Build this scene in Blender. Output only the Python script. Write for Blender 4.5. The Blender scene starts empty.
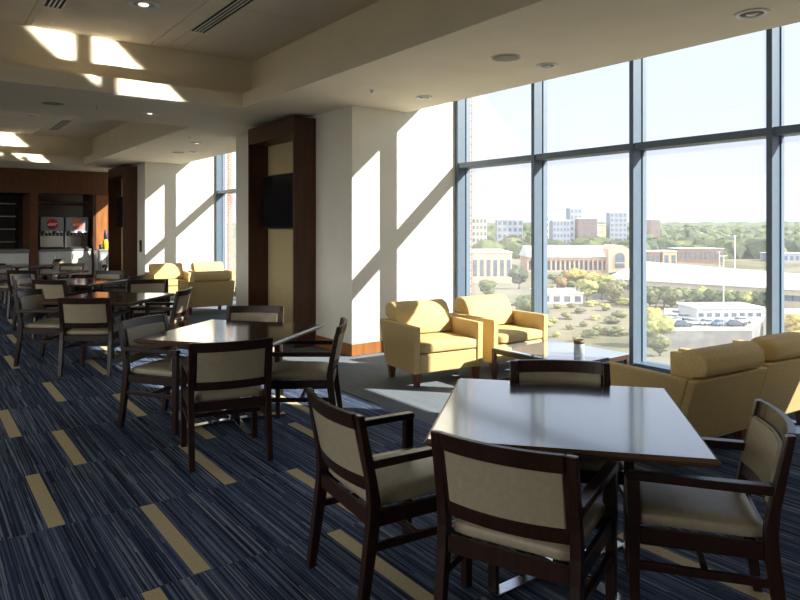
import bpy, bmesh, math, random
from mathutils import Vector, Matrix, noise
random.seed(7)
scene = bpy.context.scene
COL = scene.collection
PI = math.pi

# ---------------------------------------------------------------- camera model (photo calibration)
FPX, CX, HY, EYE = 655.0, 400.0, 226.0, 1.6
YAW = math.atan(488.0 / FPX)
FW = Vector((math.sin(YAW), math.cos(YAW), 0)); RT = Vector((math.cos(YAW), -math.sin(YAW), 0))

def place(px, depth, z=0.0):
    """ground position for an image column at a given distance"""
    p = FW * depth + RT * ((px - CX) / FPX * depth)
    return Vector((p.x, p.y, z))

# ---------------------------------------------------------------- materials
def new_mat(name):
    m = bpy.data.materials.new(name); m.use_nodes = True
    nt = m.node_tree; b = nt.nodes['Principled BSDF']
    return m, nt, b

def nd(nt, t, **kw):
    n = nt.nodes.new(t)
    for k, v in kw.items():
        setattr(n, k, v)
    return n

def ramp(nt, stops):
    r = nt.nodes.new('ShaderNodeValToRGB')
    e = r.color_ramp.elements
    while len(e) > 1: e.remove(e[-1])
    e[0].position = stops[0][0]; e[0].color = (*stops[0][1], 1)
    for p, c in stops[1:]:
        x = e.new(p); x.color = (*c, 1)
    return r

def mat(name, col, rough=0.5, spec=0.5, metal=0.0, coat=0.0, var=0.12, scale=12.0, bump=0.0, bscale=200.0, stretch=(1, 1, 1), coat_rough=0.1):
    m, nt, b = new_mat(name)
    b.inputs['Roughness'].default_value = rough
    b.inputs['Specular IOR Level'].default_value = spec
    b.inputs['Metallic'].default_value = metal
    b.inputs['Coat Weight'].default_value = coat
    b.inputs['Coat Roughness'].default_value = coat_rough
    tc = nd(nt, 'ShaderNodeTexCoord'); mp = nd(nt, 'ShaderNodeMapping')
    mp.inputs['Scale'].default_value = stretch
    nt.links.new(tc.outputs['Object'], mp.inputs['Vector'])
    n = nd(nt, 'ShaderNodeTexNoise'); n.inputs['Scale'].default_value = scale; n.inputs['Detail'].default_value = 5
    nt.links.new(mp.outputs[0], n.inputs['Vector'])
    lo = tuple(max(0, c * (1 - var)) for c in col); hi = tuple(min(1, c * (1 + var)) for c in col)
    r = ramp(nt, [(0.3, lo), (0.7, hi)])
    nt.links.new(n.outputs['Fac'], r.inputs['Fac'])
    nt.links.new(r.outputs['Color'], b.inputs['Base Color'])
    if bump > 0:
        n2 = nd(nt, 'ShaderNodeTexNoise'); n2.inputs['Scale'].default_value = bscale; n2.inputs['Detail'].default_value = 3
        nt.links.new(tc.outputs['Object'], n2.inputs['Vector'])
        bp = nd(nt, 'ShaderNodeBump'); bp.inputs['Strength'].default_value = bump; bp.inputs['Distance'].default_value = 0.004
        nt.links.new(n2.outputs['Fac'], bp.inputs['Height']); nt.links.new(bp.outputs[0], b.inputs['Normal'])
    return m

M = {}
M['chairwood'] = mat('dark_mahogany', (0.023, 0.0092, 0.0066), 0.32, 0.36, var=0.35, scale=9, stretch=(6, 6, 0.6))
M['vinyl'] = mat('beige_upholstery', (0.315, 0.27, 0.19), 0.40, 0.4, var=0.08, scale=40, bump=0.15, bscale=500)
M['tabletop'] = mat('walnut_laminate', (0.030, 0.017, 0.014), 0.22, 0.6, var=0.25, scale=5, stretch=(1, 9, 1), coat=1.0, coat_rough=0.10)
M['tabletop'].node_tree.nodes['Principled BSDF'].inputs['Coat IOR'].default_value = 2.2
M['tableedge'] = mat('table_edge_wood', (0.12, 0.06, 0.035), 0.28, 0.6, var=0.2, scale=8, coat=0.3)
M['blackmetal'] = mat('black_metal', (0.02, 0.02, 0.022), 0.4, 0.5, var=0.2)
M['chrome'] = mat('polished_steel', (0.62, 0.63, 0.65), 0.16, 0.5, metal=1.0, var=0.05)
M['yellow'] = mat('mustard_fabric', (0.62, 0.45, 0.205), 0.75, 0.25, var=0.10, scale=60, bump=0.3, bscale=600)
M['armleg'] = mat('armchair_leg_wood', (0.16, 0.055, 0.025), 0.35, 0.5, var=0.3, scale=14, stretch=(5, 5, 1))
M['wall'] = mat('cream_wall_paint', (0.80, 0.765, 0.67), 0.7, 0.3, var=0.03, scale=3, bump=0.05, bscale=300)
M['ceil'] = mat('ceiling_paint', (0.83, 0.745, 0.60), 0.75, 0.25, var=0.03, scale=2)
M['panelwood'] = mat('cherry_panel', (0.30, 0.115, 0.034), 0.42, 0.4, var=0.28, scale=4, stretch=(5, 5, 0.5))
M['headerwood'] = mat('cherry_header', (0.13, 0.05, 0.019), 0.42, 0.4, var=0.28, scale=4, stretch=(5, 5, 0.5))
M['darkpanel'] = mat('dark_walnut_panel', (0.070, 0.026, 0.014), 0.38, 0.4, var=0.25, scale=4, stretch=(6, 6, 0.5))
M['fabricpanel'] = mat('ochre_wall_fabric', (0.50, 0.40, 0.22), 0.8, 0.2, var=0.08, scale=30, bump=0.2)
M['screen'] = mat('screen_glass', (0.012, 0.012, 0.014), 0.12, 0.5, var=0.05)
M['blackplastic'] = mat('black_plastic', (0.02, 0.02, 0.02), 0.4, 0.5, var=0.1)
M['mull'] = mat('mullion_slate_blue', (0.085, 0.125, 0.18), 0.45, 0.5, var=0.06)
M['whitefix'] = mat('white_fixture', (0.75, 0.72, 0.66), 0.5, 0.4, var=0.03)
M['greyfix'] = mat('grey_speaker_grille', (0.32, 0.30, 0.26), 0.7, 0.3, var=0.15, scale=300)
M['darkslot'] = mat('dark_slot', (0.015, 0.013, 0.012), 0.8, 0.2, var=0.2)
M['steel'] = mat('brushed_steel', (0.55, 0.55, 0.56), 0.34, 0.5, metal=1.0, var=0.08, stretch=(1, 1, 30), scale=20)
M['greypanel'] = mat('grey_machine_panel', (0.30, 0.30, 0.32), 0.35, 0.5, var=0.08)
M['whitelam'] = mat('white_laminate', (0.72, 0.72, 0.70), 0.45, 0.4, var=0.04)
M['red'] = mat('logo_red', (0.55, 0.02, 0.03), 0.35, 0.5, var=0.06)
M['coral'] = mat('logo_coral', (0.75, 0.18, 0.10), 0.35, 0.5, var=0.06)
M['white'] = mat('logo_white', (0.85, 0.85, 0.83), 0.4, 0.4, var=0.03)
M['greycounter'] = mat('grey_stone_counter', (0.22, 0.22, 0.22), 0.3, 0.5, var=0.3, scale=60)
M['lime'] = mat('lime_plastic', (0.70, 0.72, 0.03), 0.4, 0.5, var=0.06)
M['navy'] = mat('navy_plastic', (0.02, 0.035, 0.10), 0.35, 0.5, var=0.1)
M['servery'] = mat('servery_dark', (0.030, 0.024, 0.020), 0.6, 0.3, var=0.2)
M['cupgrey'] = mat('grey_ceramic', (0.42, 0.45, 0.50), 0.35, 0.5, var=0.15, scale=50)
M['cupbrown'] = mat('brown_band', (0.13, 0.08, 0.03), 0.5, 0.4, var=0.2)
M['coffeewood'] = mat('espresso_frame', (0.055, 0.024, 0.015), 0.3, 0.5, var=0.25, scale=10)
M['tableglass'] = mat('dark_mirror_glass', (0.24, 0.29, 0.34), 0.04, 0.9, var=0.03, coat=1.0, coat_rough=0.02)
M['tableglass'].node_tree.nodes['Principled BSDF'].inputs['Coat IOR'].default_value = 1.9
# outdoors
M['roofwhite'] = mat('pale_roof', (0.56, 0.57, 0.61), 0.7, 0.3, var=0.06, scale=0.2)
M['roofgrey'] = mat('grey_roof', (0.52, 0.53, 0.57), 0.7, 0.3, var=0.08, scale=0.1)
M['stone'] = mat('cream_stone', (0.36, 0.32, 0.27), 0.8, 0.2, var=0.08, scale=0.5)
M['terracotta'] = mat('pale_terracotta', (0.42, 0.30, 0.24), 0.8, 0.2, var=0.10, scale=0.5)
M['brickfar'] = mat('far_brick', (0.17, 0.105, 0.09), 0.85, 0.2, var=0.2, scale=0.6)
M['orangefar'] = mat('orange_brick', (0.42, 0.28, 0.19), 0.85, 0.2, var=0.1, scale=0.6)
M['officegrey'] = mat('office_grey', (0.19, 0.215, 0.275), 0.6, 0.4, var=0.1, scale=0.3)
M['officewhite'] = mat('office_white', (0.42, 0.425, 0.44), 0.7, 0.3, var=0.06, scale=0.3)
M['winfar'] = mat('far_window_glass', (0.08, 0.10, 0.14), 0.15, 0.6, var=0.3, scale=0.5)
M['asphalt'] = mat('asphalt', (0.21, 0.205, 0.20), 0.9, 0.2, var=0.12, scale=0.3)
M['concrete'] = mat('concrete_wall', (0.155, 0.15, 0.15), 0.9, 0.2, var=0.15, scale=0.4)
M['carwhite'] = mat('car_white', (0.70, 0.71, 0.73), 0.25, 0.5, var=0.02)
M['carsilver'] = mat('car_silver', (0.40, 0.42, 0.46), 0.25, 0.5, var=0.02)
M['cardark'] = mat('car_dark', (0.06, 0.07, 0.10), 0.25, 0.5, var=0.02)
M['carblue'] = mat('car_blue', (0.10, 0.16, 0.28), 0.25, 0.5, var=0.02)
M['carred'] = mat('car_red', (0.35, 0.06, 0.05), 0.25, 0.5, var=0.02)
M['tyre'] = mat('tyre', (0.02, 0.02, 0.02), 0.8, 0.2, var=0.1)
M['pole'] = mat('pole_metal', (0.62, 0.63, 0.64), 0.5, 0.4, var=0.05)
def leaf(name, col): return mat(name, col, 0.85, 0.15, var=0.45, scale=0.9)
M['leafgreen'] = leaf('leaf_green', (0.075, 0.092, 0.041))
M['leafdark'] = leaf('leaf_dark', (0.048, 0.061, 0.037))
M['leafyellow'] = leaf('leaf_yellow', (0.295, 0.221, 0.066))
M['leaflime'] = leaf('leaf_lime', (0.193, 0.201, 0.070))
M['leafrust'] = leaf('leaf_rust', (0.172, 0.111, 0.057))
M['leafolive'] = leaf('leaf_olive', (0.119, 0.121, 0.061))
M['bark'] = mat('bark', (0.10, 0.08, 0.06), 0.9, 0.1, var=0.3)

def carpet_mat(name, grey):
    m, nt, b = new_mat(name)
    L = nt.links.new
    b.inputs['Roughness'].default_value = 0.95; b.inputs['Specular IOR Level'].default_value = 0.15
    tc = nd(nt, 'ShaderNodeTexCoord'); sp = nd(nt, 'ShaderNodeSeparateXYZ'); L(tc.outputs['Object'], sp.inputs[0])
    def math_(op, a, bb=None):
        n = nd(nt, 'ShaderNodeMath', operation=op)
        for i, v in enumerate((a, bb)):
            if v is None: continue
            if isinstance(v, (int, float)): n.inputs[i].default_value = v
            else: L(v, n.inputs[i])
        return n.outputs[0]
    row = math_('FLOOR', math_('DIVIDE', math_('SUBTRACT', sp.outputs['Y'], 2.97), 0.915))
    col = math_('FLOOR', math_('DIVIDE', math_('SUBTRACT', sp.outputs['X'], 0.12), 0.457))
    seed = math_('ADD', math_('MULTIPLY', row, 7.31), math_('MULTIPLY', col, 3.17))
    def lines(width, off):
        li = math_('FLOOR', math_('DIVIDE', sp.outputs['X'], width))
        cb = nd(nt, 'ShaderNodeCombineXYZ'); L(li, cb.inputs[0]); L(math_('ADD', seed, off), cb.inputs[1])
        # lines break along their length
        L(math_('FLOOR', math_('DIVIDE', math_('ADD', sp.outputs['Y'], math_('MULTIPLY', li, 0.37)), 0.915)), cb.inputs[2])
        w = nd(nt, 'ShaderNodeTexWhiteNoise', noise_dimensions='3D'); L(cb.outputs[0], w.inputs['Vector'])
        return w.outputs['Value']
    a = lines(0.0052, 0.0); c = lines(0.0135, 51.0)
    mix = math_('ADD', math_('MULTIPLY', a, 0.7), math_('MULTIPLY', c, 0.3))
    r = ramp(nt, [(0.08, (0.015, 0.018, 0.031)), (0.36, (0.034, 0.052, 0.106)), (0.56, (0.074, 0.112, 0.212)), (0.75, (0.155, 0.20, 0.31)), (0.92, (0.34, 0.375, 0.44))])
    L(mix, r.inputs['Fac'])
    n = nd(nt, 'ShaderNodeTexNoise'); n.inputs['Scale'].default_value = 260; L(tc.outputs['Object'], n.inputs['Vector'])
    mx = nd(nt, 'ShaderNodeMixRGB', blend_type='MULTIPLY'); mx.inputs['Fac'].default_value = 0.5
    L(r.outputs['Color'], mx.inputs['Color1']); L(n.outputs['Color'], mx.inputs['Color2'])
    m2 = nd(nt, 'ShaderNodeMixRGB'); m2.inputs['Fac'].default_value = grey; L(mx.outputs['Color'], m2.inputs['Color1']); m2.inputs['Color2'].default_value = (0.19, 0.215, 0.235, 1)
    L(m2.outputs['Color'], b.inputs['Base Color'])
    bp = nd(nt, 'ShaderNodeBump'); bp.inputs['Strength'].default_value = 0.3; bp.inputs['Distance'].default_value = 0.004
    L(n.outputs['Fac'], bp.inputs['Height']); L(bp.outputs[0], b.inputs['Normal'])
    return m
M['carpet'] = carpet_mat('striped_carpet', 0.0)
M['carpetgrey'] = carpet_mat('grey_lounge_carpet', 0.75)
M['carpetgold'] = mat('gold_carpet_inlay', (0.56, 0.465, 0.285), 0.95, 0.15, var=0.14, scale=90, bump=0.3)

def brick_mat():
    m, nt, b = new_mat('red_brick'); L = nt.links.new
    b.inputs['Roughness'].default_value = 0.85
    tc = nd(nt, 'ShaderNodeTexCoord'); sp = nd(nt, 'ShaderNodeSeparateXYZ'); L(tc.outputs['Object'], sp.inputs[0])
    ad = nd(nt, 'ShaderNodeMath', operation='ADD'); L(sp.outputs['X'], ad.inputs[0]); L(sp.outputs['Y'], ad.inputs[1])
    cb = nd(nt, 'ShaderNodeCombineXYZ'); L(ad.outputs[0], cb.inputs[0]); L(sp.outputs['Z'], cb.inputs[1])
    br = nd(nt, 'ShaderNodeTexBrick'); L(cb.outputs[0], br.inputs['Vector'])
    br.inputs['Color1'].default_value = (0.20, 0.075, 0.05, 1); br.inputs['Color2'].default_value = (0.26, 0.115, 0.08, 1)
    br.inputs['Mortar'].default_value = (0.34, 0.31, 0.28, 1); br.inputs['Scale'].default_value = 4.5
    L(br.outputs['Color'], b.inputs['Base Color'])
    return m
M['brick'] = brick_mat()

def glass_mat():
    m, nt, b = new_mat('window_glass'); L = nt.links.new
    nt.nodes.remove(b)
    out = [n for n in nt.nodes if n.type == 'OUTPUT_MATERIAL'][0]
    tr = nd(nt, 'ShaderNodeBsdfTransparent'); tr.inputs['Color'].default_value = (0.95, 0.975, 0.985, 1)
    gl = nd(nt, 'ShaderNodeBsdfGlossy'); gl.inputs['Roughness'].default_value = 0.01
    lw = nd(nt, 'ShaderNodeLayerWeight'); lw.inputs['Blend'].default_value = 0.5
    pw = nd(nt, 'ShaderNodeMath', operation='POWER'); L(lw.outputs['Facing'], pw.inputs[0]); pw.inputs[1].default_value = 4.5
    fr = nd(nt, 'ShaderNodeMapRange'); fr.inputs['To Min'].default_value = 0.035; fr.inputs['To Max'].default_value = 0.7; L(pw.outputs[0], fr.inputs['Value'])
    mx = nd(nt, 'ShaderNodeMixShader'); L(fr.outputs[0], mx.inputs['Fac']); L(tr.outputs[0], mx.inputs[1]); L(gl.outputs[0], mx.inputs[2])
    dl = nd(nt, 'ShaderNodeBsdfTranslucent'); dl.inputs['Color'].default_value = (0.80, 0.86, 0.95, 1)
    n = nd(nt, 'ShaderNodeTexNoise'); n.inputs['Scale'].default_value = 1.3
    tc = nd(nt, 'ShaderNodeTexCoord'); L(tc.outputs['Object'], n.inputs['Vector'])
    mr = nd(nt, 'ShaderNodeMapRange'); mr.inputs['To Min'].default_value = 0.022; mr.inputs['To Max'].default_value = 0.045
    L(n.outputs['Fac'], mr.inputs['Value'])
    m2 = nd(nt, 'ShaderNodeMixShader'); L(mr.outputs[0], m2.inputs['Fac']); L(mx.outputs[0], m2.inputs[1]); L(dl.outputs[0], m2.inputs[2])
    L(m2.outputs[0], out.inputs['Surface'])
    return m
M['glass'] = glass_mat()

def ground_mat():
    m, nt, b = new_mat('outdoor_ground'); L = nt.links.new
    b.inputs['Roughness'].default_value = 0.95; b.inputs['Specular IOR Level'].default_value = 0.1
    tc = nd(nt, 'ShaderNodeTexCoord')
    n = nd(nt, 'ShaderNodeTexNoise'); n.inputs['Scale'].default_value = 0.018; n.inputs['Detail'].default_value = 7; n.inputs['Roughness'].default_value = 0.6
    L(tc.outputs['Object'], n.inputs['Vector'])
    r = ramp(nt, [(0.36, (0.085, 0.085, 0.048)), (0.46, (0.125, 0.115, 0.072)), (0.54, (0.165, 0.148, 0.108)), (0.66, (0.155, 0.145, 0.128))])
    L(n.outputs['Fac'], r.inputs['Fac']); L(r.outputs['Color'], b.inputs['Base Color'])
    return m
M['ground'] = ground_mat()
M['hill'] = mat('wooded_hill', (0.095, 0.115, 0.075), 0.95, 0.1, var=0.5, scale=0.03)

def emit_mat(name, col, s):
    m, nt, b = new_mat(name)
    b.inputs['Base Color'].default_value = (*col, 1); b.inputs['Emission Color'].default_value = (*col, 1); b.inputs['Emission Strength'].default_value = s
    return m
M['lamp'] = emit_mat('lit_lamp', (1.0, 0.92, 0.78), 0.5)
M['lampoff'] = mat('lamp_lens_off', (0.55, 0.52, 0.46), 0.25, 0.5, var=0.05)

# ---------------------------------------------------------------- mesh helpers
class MB:
    def __init__(s): s.bm = bmesh.new()
    def add(s, other, mi=0):
        """append another bmesh"""
        me = bpy.data.meshes.new('t'); other.to_mesh(me); other.free()
        n0 = len(s.bm.faces); s.bm.from_mesh(me); bpy.data.meshes.remove(me)
        s.bm.faces.ensure_lookup_table()
        for f in s.bm.faces[n0:]: f.material_index = mi
        return s
    def box(s, lo, hi, bev=0.0, seg=2, mi=0, mtx=None):
        b = bmesh.new(); bmesh.ops.create_cube(b, size=1)
        lo = Vector(lo); hi = Vector(hi); c = (lo + hi) / 2; d = hi - lo
        for v in b.verts: v.co = Vector((v.co.x * d.x + c.x, v.co.y * d.y + c.y, v.co.z * d.z + c.z))
        if bev > 0: bmesh.ops.bevel(b, geom=b.edges[:], offset=bev, segments=seg, profile=0.5, affect='EDGES')
        if mtx: b.transform(mtx)
        return s.add(b, mi)
    def bar(s, a, b_, w, h, bev=0.0, mi=0, up=(0, 0, 1)):
        """box beam from a to b, w across, h along up"""
        a = Vector(a); b_ = Vector(b_); d = b_ - a; L = d.length; z = d.normalized(); u = Vector(up)
        x = u.cross(z)
        if x.length < 1e-5: x = Vector((1, 0, 0))
        x.normalize(); y = z.cross(x)
        m = Matrix((x, y, z)).transposed().to_4x4(); m.translation = (a + b_) / 2
        return s.box((-w / 2, -h / 2, -L / 2), (w / 2, h / 2, L / 2), bev, 2, mi, m)
    def prism(s, pts, axis, a, b_, bev=0.0, seg=2, mi=0):
        """extrude a closed 2D outline along an axis; axis 'x': pts=(y,z), 'y': (x,z), 'z': (x,y)"""
        b = bmesh.new()
        def mk(p, t): return {'x': (t, p[0], p[1]), 'y': (p[0], t, p[1]), 'z': (p[0], p[1], t)}[axis]
        v0 = [b.verts.new(mk(p, a)) for p in pts]; v1 = [b.verts.new(mk(p, b_)) for p in pts]
        n = len(pts)
        b.faces.new(v0[::-1]); b.faces.new(v1)
        for i in range(n): b.faces.new((v0[i], v0[(i + 1) % n], v1[(i + 1) % n], v1[i]))
        bmesh.ops.recalc_face_normals(b, faces=b.faces[:])
        if bev > 0:
            bmesh.ops.bevel(b, geom=b.edges[:], offset=bev, segments=seg, profile=0.5, affect='EDGES', clamp_overlap=True)
        return s.add(b, mi)
    def lathe(s, prof, c=(0, 0, 0), n=24, mi=0):
        b = bmesh.new(); rings = []
        for r, z in prof:
            rings.append([b.verts.new((c[0] + max(r, 1e-4) * math.cos(2 * PI * i / n), c[1] + max(r, 1e-4) * math.sin(2 * PI * i / n), c[2] + z)) for i in range(n)])
        for k in range(len(rings) - 1):
            for i in range(n): b.faces.new((rings[k][i], rings[k][(i + 1) % n], rings[k + 1][(i + 1) % n], rings[k + 1][i]))
        b.faces.new(rings[0][::-1]); b.faces.new(rings[-1])
        bmesh.ops.recalc_face_normals(b, faces=b.faces[:])
        for f in b.faces: f.smooth = True
        return s.add(b, mi)
    def cushion(s, lo, hi, r, puff=0.0, seg=4, mi=0):
        """soft rounded block, top and bottom slightly crowned"""
        b = bmesh.new(); bmesh.ops.create_grid(b, x_segments=1, y_segments=1, size=1); b.clear()
        bmesh.ops.create_cube(b, size=1)
        bmesh.ops.subdivide_edges(b, edges=b.edges[:], cuts=7, use_grid_fill=True)
        lo = Vector(lo); hi = Vector(hi); c = (lo + hi) / 2; h = (hi - lo) / 2
        for v in b.verts:
            p = Vector((v.co.x * 2 * h.x, v.co.y * 2 * h.y, v.co.z * 2 * h.z))
            rr = min(r, h.x * .99, h.y * .99, h.z * .99)
            q = Vector((max(-h.x + rr, min(h.x - rr, p.x)), max(-h.y + rr, min(h.y - rr, p.y)), max(-h.z + rr, min(h.z - rr, p.z))))
            d = p - q
            if d.length > 1e-6: p = q + d.normalized() * rr
            if puff:
                fx = 1 - (p.x / h.x) ** 2; fy = 1 - (p.y / h.y) ** 2
                p.z += puff * max(fx, 0) * max(fy, 0) * (1 if p.z > 0 else 0)
            v.co = c + p
        for f in b.faces: f.smooth = True
        return s.add(b, mi)
    def xf(s, mtx):
        s.bm.transform(mtx); return s
    def done(s, name, mats, parent=None, smooth=False, loc=None, rz=0):
        me = bpy.data.meshes.new(name); s.bm.normal_update(); s.bm.to_mesh(me); s.bm.free()
        for m in (mats if isinstance(mats, (list, tuple)) else [mats]): me.materials.append(m)
        if smooth:
            for p in me.polygons: p.use_smooth = True
        o = bpy.data.objects.new(name, me); COL.objects.link(o)
        if parent is not None: o.parent = parent
        if loc is not None: o.location = loc
        o.rotation_euler.z = rz
        return o

def empty(name, loc=(0, 0, 0), rz=0):
    o = bpy.data.objects.new(name, None); COL.objects.link(o); o.empty_display_size = 0.1
    o.location = loc; o.rotation_euler = (0, 0, rz); return o
def tag(o, label, cat, group=None):
    o['label'] = label; o['category'] = cat
    if group: o['group'] = group
    return o
def struct(o): o['kind'] = 'structure'; return o
def copy_tree(o, parent=None):
    c = o.copy(); COL.objects.link(c)
    if parent is not None: c.parent = parent
    for ch in list(o.children): copy_tree(ch, c)
    return c

# ---------------------------------------------------------------- constants of the place
ZC = 3.08            # low ceiling
ZU = 3.74            # coffer ceiling
XE = 5.165           # ceiling edge before the window pocket
XW = 6.01            # inner face of the mullions
XF = 4.33            # room face of the columns
YN, YB = -4.0, 19.3
XL = -6.0
BAY = 8.9

# ---------------------------------------------------------------- floor with gold inlays
def build_floor():
    bars = [(0.59, 3), (1.06, 4), (0.87, 2), (0.58, 1), (1.04, 0), (1.55, 1), (1.52, 3), (0.80, -1), (1.77, 2), (2.43, 1), (1.96, 0), (2.72, 2), (1.73, -1), (1.11, 8), (2.91, -2), (2.25, 4), (2.0, 6), (0.35, 5), (0.3, 7), (1.65, 5), (2.9, 5), (0.2, -2), (-0.2, 1), (-0.5, 3), (-0.1, 6), (1.3, 10), (2.2, 9), (0.7, 9), (1.8, 12), (2.6, 11), (0.9, 6), (2.95, 8), (-0.9, 0), (1.1, -3), (2.3, -3)]
    y0, P = 2.97, 0.915
    bm = bmesh.new()
    rows = range(-8, 18)
    def quad(xa, xb, ya, yb, mi):
        if xb - xa < 1e-6 or yb - ya < 1e-6: return
        vs = [bm.verts.new((xa, ya, 0)), bm.verts.new((xb, ya, 0)), bm.verts.new((xb, yb, 0)), bm.verts.new((xa, yb, 0))]
        f = bm.faces.new(vs); f.material_index = mi
    XS = 3.36
    for j in rows:
        ya, yb = y0 + j * P, y0 + (j + 1) * P
        ya = max(ya, YN); yb = min(yb, 21.0)
        if yb <= ya: continue
        xs = sorted(x for x, k in bars if k == j)
        cur = XL
        for x in xs:
            quad(cur, x, ya, yb, 0); quad(x, x + 0.08, ya, ya + 0.008, 0); quad(x, x + 0.08, ya + 0.008, yb - 0.008, 1); quad(x, x + 0.08, yb - 0.008, yb, 0); cur = x + 0.08
        quad(cur, XS, ya, yb, 0)
        quad(XS, 6.35, ya, yb, 2 if ya > 3.5 else 0)
    bmesh.ops.remove_doubles(bm, verts=bm.verts[:], dist=1e-5)
    # slab thickness
    lo = bmesh.new(); bmesh.ops.create_cube(lo, size=1)
    for v in lo.verts: v.co = Vector((XL + (v.co.x + .5) * (6.35 - XL), YN + (v.co.y + .5) * (21.0 - YN), -0.4 + (v.co.z + .5) * 0.398))
    mb = MB(); mb.bm.free(); mb.bm = bm; mb.add(lo, 0)
    o = mb.done('floor', [M['carpet'], M['carpetgold'], M['carpetgrey']]); struct(o)
build_floor()

# ---------------------------------------------------------------- ceiling
def build_ceiling():
    SX, LX = 3.319, -4.0
    cof = [(0.6, 7.772), (9.71, 17.2)]
    mb = MB()
    T = 3.98
    # soffit along the windows and along the left wall
    mb.box((SX, YN, ZC), (XE, YB, T)); mb.box((XL, YN, ZC), (LX, YB, T))
    ys = [YN] + [y for c in cof for y in c] + [YB]
    for i in range(0, len(ys), 2):
        mb.box((LX, ys[i], ZC), (SX, ys[i + 1], T))
    o = mb.done('ceiling', M['ceil']); struct(o)
    # upper, set back part of the coffers: carve by building set-back rings
    d, z1 = 0.235, 3.255
    return SX, LX, cof, d, z1
def build_ceiling2():
    SX, LX = 3.319, -4.0
    cof = [(0.6, 7.772), (9.71, 17.2)]
    d, z1 = 0.235, 3.255
    bm = bmesh.new()
    def quad(pts):
        bm.faces.new([bm.verts.new(p) for p in pts])
    # underside at ZC : strips around the coffers
    def flat(x0, x1, y0, y1, z): quad([(x0, y0, z), (x0, y1, z), (x1, y1, z), (x1, y0, z)])
    flat(SX, XE, YN, YB, ZC); flat(XL, LX, YN, YB, ZC)
    ys = [YN] + [y for c in cof for y in c] + [YB]
    for i in range(0, len(ys), 2): flat(LX, SX, ys[i], ys[i + 1], ZC)
    for (ya, yb) in cof:
        r0 = [(LX, ya), (SX, ya), (SX, yb), (LX, yb)]
        r1 = [(LX - d, ya - d), (SX + d, ya - d), (SX + d, yb + d), (LX - d, yb + d)]
        for i in range(4):
            a, b = r0[i], r0[(i + 1) % 4]; a1, b1 = r1[i], r1[(i + 1) % 4]
            quad([(*a, ZC), (*b, ZC), (*b, z1), (*a, z1)])          # lip face
            quad([(*a, z1), (*b, z1), (*b1, z1), (*a1, z1)])        # ledge
            quad([(*a1, z1), (*b1, z1), (*b1, ZU), (*a1, ZU)])      # upper face
    # window edge face of the soffit and the top of the window pocket
    quad([(XE, YN, ZC), (XE, YB, ZC), (XE, YB, 4.0), (XE, YN, 4.0)])
    quad([(XE, YN, 4.0), (XE, YB, 4.0), (6.35, YB, 4.0), (6.35, YN, 4.0)])
    bmesh.ops.remove_doubles(bm, verts=bm.verts[:], dist=1e-5)
    mb = MB(); mb.bm.free(); mb.bm = bm
    # roof slab above everything
    mb.box((XL, YN, 4.02), (6.35, 21.0, 4.3))
    o = mb.done('ceiling', M['ceil']); struct(o)
    # coffer ceilings (panels with fine joints)
    for k, (ya, yb) in enumerate(cof):
        mb = MB()
        x0, x1, y0, y1 = LX - d, SX + d, ya - d, yb + d
        xs = [x0 + i * (x1 - x0) / 6 for i in range(7)]; yy = [y0 + i * (y1 - y0) / 4 for i in range(5)]
        g = 0.006
        for i in range(6):
            for j in range(4):
                mb.box((xs[i] + g, yy[j] + g, ZU), (xs[i + 1] - g, yy[j + 1] - g, ZU + 0.02))
        mb.box((x0, y0, ZU + 0.02), (x1, y1, ZU + 0.05))
        o = mb.done('ceiling', M['ceil']); struct(o)
build_ceiling2()

# ---------------------------------------------------------------- walls, columns
def col_block(name, y0, y1):
    mb = MB(); mb.box((XF, y0, 0), (6.3, y1, 4.0)); return struct(mb.done(name, M['wall']))
col_block('wall_right', 6.797, 10.386)
def wall_piece(name, lo, hi):
    mb = MB(); mb.box(lo, hi); return struct(mb.done(name, M['wall']))
wall_piece('wall_right', (XF, 6.797 + BAY, 0), (6.3, 16.0, 4.0))
wall_piece('wall_right', (XF, 16.001, 0), (XF + .15, 18.10, 4.0))
wall_piece('wall_right', (4.8, 19.05, 0), (6.3, 19.6, 4.0))
col_block('wall_right', YN, 1.30)
def wall_with_opening(name, axis, a0, a1, o0, o1, z0, z1, t0, t1):
    mb = MB()
    for (p, q, za, zb) in ((a0, o0, 0, 4.3), (o1, a1, 0, 4.3), (o0, o1, 0, z0), (o0, o1, z1, 4.3)):
        if axis == 'y': mb.box((t0, p, za), (t1, q, zb))
        else: mb.box((p, t0, za), (q, t1, zb))
    return struct(mb.done(name, M['wall']))
wall_with_opening('wall_left', 'y', YN - .2, 21.2, -3.0, 18.0, 0.5, 3.0, XL - .2, XL)
mb = MB(); mb.box((XL, YN - .2, 0), (6.3, YN, 4.3)); struct(mb.done('wall_back', M['wall']))
def fill_window(n, axis, o0, o1, z0, z1, t, count):
    root = struct(empty('window_%d' % n))
    def bx(nm, a, b, za, zb, th, m):
        mb = MB()
        if axis == 'y': mb.box((t - th, a, za), (t + th, b, zb))
        else: mb.box((a, t - th, za), (b, t + th, zb))
        mb.done(nm, m, root)
    for i in range(count + 1):
        y = o0 + (o1 - o0) * i / count; a = min(max(y - .03, o0), o1 - .06)
        bx('mullion', a, a + .06, z0, z1, .06, M['mull'])
    for i in range(count):
        ya, yb = o0 + (o1 - o0) * i / count + .061, o0 + (o1 - o0) * (i + 1) / count - .061
        bx('pane', ya, yb, z0 + .001, z1 - .001, .006, M['glass'])
fill_window(3, 'y', -3.0, 18.0, 0.5, 3.0, XL - .1, 14)  # unseen windows added along the left wall for fill daylight
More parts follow.
